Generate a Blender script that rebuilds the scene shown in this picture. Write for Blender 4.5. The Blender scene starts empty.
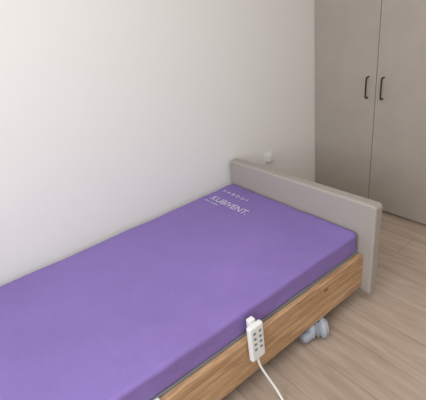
import bpy, bmesh, math
import numpy as np
from mathutils import Vector, Matrix, noise
sc=bpy.context.scene
sc.view_settings.view_transform='Standard'
H=0.396
def lin(c):
    return tuple(((x/255)/12.92 if x/255<=.04045 else ((x/255+.055)/1.055)**2.4) for x in c)+(1,)
def mat(name,c,rough=.6,bump=0,bscale=50,var=0,vscale=3,spec=.3,bdist=.01):
    m=bpy.data.materials.new(name);m.use_nodes=True;n=m.node_tree.nodes;l=m.node_tree.links
    b=n['Principled BSDF'];b.inputs['Base Color'].default_value=lin(c);b.inputs['Roughness'].default_value=rough
    b.inputs['Specular IOR Level'].default_value=spec
    tc=n.new('ShaderNodeTexCoord')
    if bump:
        t=n.new('ShaderNodeTexNoise');t.inputs['Scale'].default_value=bscale;t.inputs['Detail'].default_value=4
        l.new(tc.outputs['Object'],t.inputs['Vector'])
        u=n.new('ShaderNodeBump');u.inputs['Strength'].default_value=bump;u.inputs['Distance'].default_value=bdist
        l.new(t.outputs['Fac'],u.inputs['Height']);l.new(u.outputs['Normal'],b.inputs['Normal'])
    if var:
        t=n.new('ShaderNodeTexNoise');t.inputs['Scale'].default_value=vscale;t.inputs['Detail'].default_value=3
        l.new(tc.outputs['Object'],t.inputs['Vector'])
        r=n.new('ShaderNodeValToRGB');r.color_ramp.elements[0].position=.3;r.color_ramp.elements[1].position=.7
        r.color_ramp.elements[0].color=lin([max(0,x*(1-var)) for x in c]);r.color_ramp.elements[1].color=lin([min(255,x*(1+var)) for x in c])
        l.new(t.outputs['Fac'],r.inputs['Fac']);l.new(r.outputs['Color'],b.inputs['Base Color'])
    return m
def wood(name,c1,c2,stretch,scale=6,rough=.5):
    m=bpy.data.materials.new(name);m.use_nodes=True;n=m.node_tree.nodes;l=m.node_tree.links;b=n['Principled BSDF']
    tc=n.new('ShaderNodeTexCoord');mp=n.new('ShaderNodeMapping');mp.inputs['Scale'].default_value=stretch
    t=n.new('ShaderNodeTexNoise');t.inputs['Scale'].default_value=scale;t.inputs['Detail'].default_value=8;t.inputs['Distortion'].default_value=1.1
    r=n.new('ShaderNodeValToRGB');r.color_ramp.elements[0].position=.35;r.color_ramp.elements[1].position=.65
    r.color_ramp.elements[0].color=lin(c1);r.color_ramp.elements[1].color=lin(c2)
    l.new(tc.outputs['Object'],mp.inputs['Vector']);l.new(mp.outputs['Vector'],t.inputs['Vector']);l.new(t.outputs['Fac'],r.inputs['Fac']);l.new(r.outputs['Color'],b.inputs['Base Color'])
    b.inputs['Roughness'].default_value=rough
    return m
def floor_mat():
    m=bpy.data.materials.new('oak_plank_floor');m.use_nodes=True;n=m.node_tree.nodes;l=m.node_tree.links;b=n['Principled BSDF']
    tc=n.new('ShaderNodeTexCoord')
    mp=n.new('ShaderNodeMapping');mp.inputs['Rotation'].default_value=(0,0,math.pi/2);mp.inputs['Location'].default_value=(.37,.05,0)
    l.new(tc.outputs['Object'],mp.inputs['Vector'])
    br=n.new('ShaderNodeTexBrick');br.inputs['Scale'].default_value=1;br.inputs['Brick Width'].default_value=1.25;br.inputs['Row Height'].default_value=.18
    br.inputs['Mortar Size'].default_value=.0012;br.inputs['Mortar Smooth'].default_value=.3;br.offset=.37
    br.inputs['Color1'].default_value=lin((186,166,149));br.inputs['Color2'].default_value=lin((175,156,139));br.inputs['Mortar'].default_value=lin((126,109,96))
    l.new(mp.outputs['Vector'],br.inputs['Vector'])
    m2=n.new('ShaderNodeMapping');m2.inputs['Scale'].default_value=(9,1,1);l.new(tc.outputs['Object'],m2.inputs['Vector'])
    t=n.new('ShaderNodeTexNoise');t.inputs['Scale'].default_value=3;t.inputs['Detail'].default_value=7;t.inputs['Distortion'].default_value=.9;l.new(m2.outputs['Vector'],t.inputs['Vector'])
    r=n.new('ShaderNodeValToRGB');r.color_ramp.elements[0].position=.3;r.color_ramp.elements[1].position=.7
    r.color_ramp.elements[0].color=(.78,.76,.74,1);r.color_ramp.elements[1].color=(1.03,1.03,1.03,1)
    l.new(t.outputs['Fac'],r.inputs['Fac'])
    mx=n.new('ShaderNodeMix');mx.data_type='RGBA';mx.blend_type='MULTIPLY';mx.inputs[0].default_value=1
    l.new(br.outputs['Color'],mx.inputs[6]);l.new(r.outputs['Color'],mx.inputs[7]);l.new(mx.outputs[2],b.inputs['Base Color'])
    b.inputs['Roughness'].default_value=.5
    return m
M_wall=mat('wall_paint',(228,226,221),.9,.08,180)
M_ceil=mat('ceiling_paint',(235,233,230),.9)
M_trim=mat('white_trim',(225,224,220),.5)
M_ward=mat('wardrobe_laminate',(167,158,148),.55,0,0,.012,8)
M_wdark=mat('wardrobe_gap_shade',(60,56,52),.8)  # dark colour standing in for shade around the doors
M_black=mat('dark_metal',(38,36,36),.4)
M_matt=mat('mattress_cover_purple',(131,109,174),.58,.4,4.5,.03,2.5,.35,.035)
M_text=mat('print_white',(208,201,224),.7)
M_head=mat('headboard_taupe',(162,155,148),.6,.05,200)
M_oak=wood('oak_rail',(158,120,86),(200,164,124),(1.0,8,16),5)
M_oakd=wood('oak_rail_edge',(120,84,56),(150,108,74),(1.2,8,14),5)
M_steel=mat('bed_frame_grey',(140,142,146),.45)
M_caster=mat('caster_grey',(162,168,178),.4)
M_white=mat('plastic_white',(228,228,226),.4)
M_btn=mat('button_grey',(120,126,134),.5)
M_floor=floor_mat()

def mkobj(name,bm,m,parent=None,smooth=False):
    me=bpy.data.meshes.new(name);bm.normal_update();bm.to_mesh(me);bm.free()
    o=bpy.data.objects.new(name,me);sc.collection.objects.link(o)
    if m:me.materials.append(m)
    if smooth:
        for p in me.polygons:p.use_smooth=True
    if parent:o.parent=parent
    return o
def box(name,a,b,m,parent=None,bev=0,seg=3):
    bm=bmesh.new();bmesh.ops.create_cube(bm,size=1)
    for v in bm.verts:
        v.co=Vector([(a[i]+b[i])/2+v.co[i]*(b[i]-a[i]) for i in range(3)])
    if bev:bmesh.ops.bevel(bm,geom=bm.edges[:],offset=bev,segments=seg,affect='EDGES',profile=.5)
    o=mkobj(name,bm,m,parent,bool(bev))
    if bev:
        md=o.modifiers.new('wn','WEIGHTED_NORMAL')
    return o
def cyl(name,p1,p2,r,m,parent=None,seg=24,r2=None,bv=.004):
    p1=Vector(p1);p2=Vector(p2);d=p2-p1
    bm=bmesh.new();bmesh.ops.create_cone(bm,cap_ends=True,segments=seg,radius1=r,radius2=r if r2 is None else r2,depth=d.length)
    M=Matrix.Translation((p1+p2)/2)@d.to_track_quat('Z','Y').to_matrix().to_4x4()
    bmesh.ops.transform(bm,matrix=M,verts=bm.verts)
    bmesh.ops.bevel(bm,geom=[e for e in bm.edges if len(e.link_faces)==2 and min(len(f.verts) for f in e.link_faces)==4 and max(len(f.verts) for f in e.link_faces)>4],offset=min(r*.25,bv),segments=3,affect='EDGES')
    return mkobj(name,bm,m,parent,False)
def tube(name,pts,r,m,parent=None):
    cu=bpy.data.curves.new(name,'CURVE');cu.dimensions='3D';cu.bevel_depth=r;cu.bevel_resolution=4
    s=cu.splines.new('NURBS');s.points.add(len(pts)-1)
    for i,p in enumerate(pts):s.points[i].co=(*p,1)
    s.use_endpoint_u=True;s.order_u=4;s.resolution_u=10
    o=bpy.data.objects.new(name,cu);sc.collection.objects.link(o);cu.materials.append(m);cu.use_fill_caps=True
    if parent:o.parent=parent
    return o
def empty(name):
    e=bpy.data.objects.new(name,None);sc.collection.objects.link(e);return e

# ---------- room
XL,XR,YF,ZC=-2.75,1.47,-3.3,2.55
box('floor',(XL-.1,YF-.1,-.1),(XR+.1,.1,0),M_floor)
box('ceiling',(XL-.1,YF-.1,ZC),(XR+.1,.1,ZC+.1),M_ceil)
box('wall_back',(XL-.1,0,0),(XR+.1,.1,ZC),M_wall)
box('wall_right',(XR,YF-.1,0),(XR+.1,0,ZC),M_wall)
def wall_with_hole(name,x0,x1,y0,y1,ha,hb,za,zb):
    bm=bmesh.new()
    def bx(a,b):
        r=bmesh.ops.create_cube(bm,size=1)
        for v in r['verts']:v.co=Vector([(a[i]+b[i])/2+v.co[i]*(b[i]-a[i]) for i in range(3)])
    bx((x0,y0,0),(x1,ha,ZC));bx((x0,hb,0),(x1,y1,ZC));bx((x0,ha,0),(x1,hb,za));bx((x0,ha,zb),(x1,hb,ZC))
    return mkobj(name,bm,M_wall)
wall_with_hole('wall_left',XL-.1,XL,YF-.1,0,-2.6,-.7,.8,2.3)
box('wall_front',(XL,YF-.1,0),(XR,YF,ZC),M_wall)
w=empty('window_1')
for nm,a,b in [('frame_bottom',(XL-.08,-2.6,.8),(XL-.02,-.7,.86)),('frame_top',(XL-.08,-2.6,2.24),(XL-.02,-.7,2.3)),
    ('frame_side_a',(XL-.08,-2.6,.86),(XL-.02,-2.54,2.24)),('frame_side_b',(XL-.08,-.76,.86),(XL-.02,-.7,2.24)),('mullion',(XL-.08,-1.68,.86),(XL-.02,-1.62,2.24))]:
    box(nm,a,b,M_trim,w)
box('baseboard_back',(XL,-.012,0),(.85,0,.07),M_trim)

# ---------- wardrobe
wx=0.8506;wd=.4642
wr=empty('wardrobe')
box('carcass',(wx+.022,-2*wd,0.0),(XR-.004,-.002,2.35),M_ward,wr)
box('gap_shade_sheet',(wx+.0205,-2*wd+.002,0.01),(wx+.022,-.004,2.34),M_wdark,wr)  # thin dark sheet behind the doors, paints shadow into gaps and bottom line
for i in range(2):
    box('door_leaf_%d'%(i+1),(wx,-wd*(i+1)+.0018,.018),(wx+.02,-wd*i-.0018-(.001 if i==0 else 0),2.345),M_ward,wr,.0012,1)
    yy=-wd+(.05 if i==0 else -.05)
    zt,zb=H+.512,H+.374
    tube('handle_grip_%d'%(i+1),[(wx+.001,yy,zb+.006),(wx-.02,yy,zb+.004),(wx-.028,yy,zb+.01),(wx-.029,yy,zb+.03),(wx-.029,yy,(zt+zb)/2),(wx-.029,yy,zt-.03),(wx-.028,yy,zt-.01),(wx-.02,yy,zt-.004),(wx+.001,yy,zt-.006)],.0045,M_black,wr)

# ---------- bed
bed=empty('hospital_bed')
g=.0375
def mattress():
    x0,x1,y0,y1=-2.02,-.004,-g-.902,-g
    zt,zb=H,H-.105
    cr=.03;er=.018
    prof=[(er*(1-math.sin(math.pi/2*k/4)),zb+er*(1-math.cos(math.pi/2*k/4))) for k in range(5)]
    prof+= [(0,zb+.035),(0,zb+.055),(0,zb+.07)]
    prof+=[(er*(1-math.cos(math.pi/2*k/6)),zt-er+er*math.sin(math.pi/2*k/6)) for k in range(7)]
    bm=bmesh.new();NS=8
    X0,X1,Y0,Y1=x0,x1,y0,y1;r=cr
    segs=[((X1-r,Y1-r),0),((X0+r,Y1-r),90),((X0+r,Y0+r),180),((X1-r,Y0+r),270)]
    pts=[]
    for (cx,cy),a0 in segs:
        for k in range(NS+1):
            a=math.radians(a0+90*k/NS);pts.append((cx+r*math.cos(a),cy+r*math.sin(a)))
    base=[]
    n=len(pts)
    for i in range(n):
        a=Vector(pts[i]);b=Vector(pts[(i+1)%n]);d=(b-a).length
        m=max(1,int(d/.025))
        for j in range(m):base.append(a.lerp(b,j/m))
    def insl(ins):
        cx,cy=(x0+x1)/2,(y0+y1)/2;hx,hy=(x1-x0)/2,(y1-y0)/2
        return [(cx+(p.x-cx)*(hx-ins)/hx,cy+(p.y-cy)*(hy-ins)/hy) for p in base]
    rings=[]
    for ins,z in prof:
        row=[]
        for x,y in insl(ins):
            k=noise.noise(Vector((x*6,y*6,z*5)));q=noise.noise(Vector((x*14+z*60,y*14,z*20)))
            pull=.0035*(1+q)*math.sin(math.pi*(z-zb)/(zt-zb))
            hy=(y1-y0)/2;yc=(y0+y1)/2
            row.append(bm.verts.new((x,y-pull*(y-yc)/hy,z+.005*k)))
        rings.append(row)
    NR=12
    for k in range(1,NR+1):
        f=er+.37*(k/NR)
        fade=(1-(k/NR))
        fade=fade*fade*(3-2*fade)
        fade=min(1,fade*1.6)*min(1,k/3)
        rings.append([bm.verts.new((x,y,zt+fade*(.004*noise.noise(Vector((x*3,y*3,5)))+.0015*noise.noise(Vector((x*9+y*4,y*5,2))))+.003*math.sin(min(1,k/8)*math.pi/2))) for x,y in insl(f)])
    n=len(base)
    for a,b in zip(rings[:-1],rings[1:]):
        for i in range(n):bm.faces.new((a[i],a[(i+1)%n],b[(i+1)%n],b[i]))
    bm.faces.new(rings[-1]);bm.faces.new(list(reversed(rings[0])))
    return mkobj('mattress',bm,M_matt,bed,True)
mattress()
def text(nm,s,x,y,size,sx=1,off=0):
    cu=bpy.data.curves.new(nm,'FONT');cu.body=s;cu.size=size;cu.extrude=.0003;cu.offset=off
    o=bpy.data.objects.new(nm,cu);sc.collection.objects.link(o)
    o.matrix_world=Matrix(((0,1,0,x),(-1*sx,0,0,y),(0,0,1,H+.0056),(0,0,0,1)))
    o.parent=bed;cu.materials.append(M_text);return o
text('print_brand','KUBIVENT.',-.24,-.11,.064,1,.0004)
text('print_line','V A B D U I',-.13,-.09,.034,1.3,.0004)
text('print_small','clinic / washable',-.268,-.10,.018)

def panel(nm,x0,th,y0,y1,z0,z1,r):
    bm=bmesh.new();pts=[]
    for cy,cz,a0,rr in [(y1-r,z1-r,0,r),(y0+r,z1-r,90,r),(y0+.01,z0+.01,180,.01),(y1-.01,z0+.01,270,.01)]:
        for k in range(9):
            a=math.radians(a0+90*k/8);pts.append((cy+rr*math.cos(a),cz+rr*math.sin(a)))
    vs=[bm.verts.new((x0,y,z)) for y,z in pts];f=bm.faces.new(vs)
    r_=bmesh.ops.extrude_face_region(bm,geom=[f]);
    for v in r_['geom']:
        if isinstance(v,bmesh.types.BMVert):v.co.x+=th
    bmesh.ops.recalc_face_normals(bm,faces=bm.faces)
    es=[e for e in bm.edges if abs(e.verts[0].co.x-e.verts[1].co.x)<1e-6]
    bmesh.ops.bevel(bm,geom=es,offset=.011,segments=4,affect='EDGES',profile=.5)
    o=mkobj(nm,bm,M_head,bed,True);o.modifiers.new('wn','WEIGHTED_NORMAL');return o
panel('headboard',0.0,.058,-1.006,-.022,H-.3295,H+.15,.02)
panel('footboard',-2.08,.058,-1.006,-.022,H-.3295,H+.15,.02)
rt,rb=H-.112,H-.30
box('side_rail_front',(-2.03,-.962,rb),(0,-.938,rt),M_oak,bed,.003,2)
box('side_rail_back',(-2.03,-.037,rb),(0,-.017,rt),M_oak,bed,.003,2)
box('rail_bolt_plate',(-.285,-.9635,rt-.05),(-.262,-.961,rt-.035),M_oakd,bed)
box('mattress_deck',(-2.03,-.936,H-.13),(-.0,-.04,H-.106),M_steel,bed)
for i,x in enumerate((-.325,-1.7)):
    box('cross_beam_%d'%(i+1),(x-.03,-.88,.10),(x+.03,-.10,.15),M_steel,bed)
    box('lift_column_%d'%(i+1),(x-.03,-.53,.14),(x+.03,-.45,.27),M_steel,bed)
    for j,y in enumerate((-.95,-.10)):
        k='%d_%d'%(i+1,j+1);yi=y+(.055 if j==0 else -.03)
        C=Vector((x,y,.047));D=Vector((.78,-.62,0)).normalized()
        def P(t,dz=0):return C+D*t+Vector((0,0,dz))
        cyl('caster_stem_'+k,(x,yi,.08),(x,yi,.14),.024,M_caster,bed)
        box('caster_arm_'+k,(x-.02,min(y,yi)+.02,.072),(x+.02,max(y,yi)+.02,.093),M_caster,bed,.005,2)
        cyl('caster_wheel_a_'+k,P(-.048),P(-.004),.047,M_caster,bed,48,None,.012)
        cyl('caster_wheel_b_'+k,P(.004),P(.048),.047,M_caster,bed,48,None,.012)
        cyl('caster_core_'+k,P(-.007),P(.007),.044,M_steel,bed,32)
        cyl('caster_cap_'+k,P(-.051),P(.051),.018,M_steel,bed,28)
        cyl('brake_shaft_'+k,(x-.04,y-.0,.04),(x-.088,y+.008,.034),.024,M_caster,bed,24,None,.006)
box('chassis_a',(-1.7,-.16,.105),(-.33,-.12,.145),M_steel,bed)
box('chassis_b',(-1.7,-.86,.105),(-.33,-.82,.145),M_steel,bed)
box('deck_clip',(-1.135,-.975,rt-.03),(-1.09,-.935,rt+.008),M_white,bed,.006,2)

# ---------- hand control
rc=empty('bed_remote_control')
rx=-.702
box('body',(-.034,-.012,-.083),(.034,.012,.083),M_white,rc,.009,4)
box('hook',(-.014,.008,.055),(.014,.03,.096),M_white,rc,.004,2)
for r in range(4):
    for c in (-1,1):
        box('button_%d_%d'%(r,c),(c*.013-.006,-.0145,.053-r*.026-.005),(c*.013+.006,-.011,.053-r*.026+.005),M_btn,rc,.002,2)
tube('cable',[(0,0,-.08),(0,-.002,-.11),(.008,-.012,-.15),(.022,-.035,-.2),(.03,-.06,-.235),(.03,-.085,-.267),(.02,-.13,-.27),(-.03,-.18,-.27),(-.12,-.19,-.27),(-.2,-.13,-.27),(-.22,0,-.27)],.0048,M_white,rc)
rc.location=(rx,-.979,.275)

sk=empty('wall_socket')
box('cover_plate',(.315,-.008,.405),(.39,-.0,.48),M_white,sk,.003,2)
box('plug_housing',(.33,-.03,.42),(.375,-.008,.465),M_trim,sk,.005,3)

# ---------- light
wd_=bpy.data.worlds.new('World');sc.world=wd_;wd_.use_nodes=True
wd_.node_tree.nodes['Background'].inputs[0].default_value=(.75,.85,1,1);wd_.node_tree.nodes['Background'].inputs[1].default_value=1.0
def area(nm,loc,rot,sx,sy,p,c):
    l=bpy.data.lights.new(nm,'AREA');l.shape='RECTANGLE';l.size=sx;l.size_y=sy;l.energy=p;l.color=c
    o=bpy.data.objects.new(nm,l);sc.collection.objects.link(o);o.location=loc;o.rotation_euler=rot;return o
area('window_daylight',(XL+.02,-1.65,1.55),(0,-math.pi/2,0),1.4,1.8,41,(.91,.95,1))
area('ceiling_fill',(-1.1,-1.7,ZC-.03),(0,0,0),1.6,1.6,25,(1,.965,.93))  # added soft fill to brighten the room, not an actual fixture

# ---------- camera
cd=bpy.data.cameras.new('camera');cam=bpy.data.objects.new('camera',cd);sc.collection.objects.link(cam);sc.camera=cam
yaw,pit,rol,f=.9775,.4576,-.1389,370.32
cy,sy=math.cos(yaw),math.sin(yaw);cp,sp=math.cos(pit),math.sin(pit)
F=Vector((cy*cp,sy*cp,-sp));R=Vector((sy,-cy,0));U=R.cross(F)
c,s=math.cos(rol),math.sin(rol);R2=c*R+s*U;U2=-s*R+c*U
m=Matrix((R2,U2,-F)).transposed().to_4x4();m.translation=Vector((-1.322,-1.747,.9585+H))
cam.matrix_world=m;cd.sensor_width=36;cd.lens=f/426*36;cd.clip_start=.02
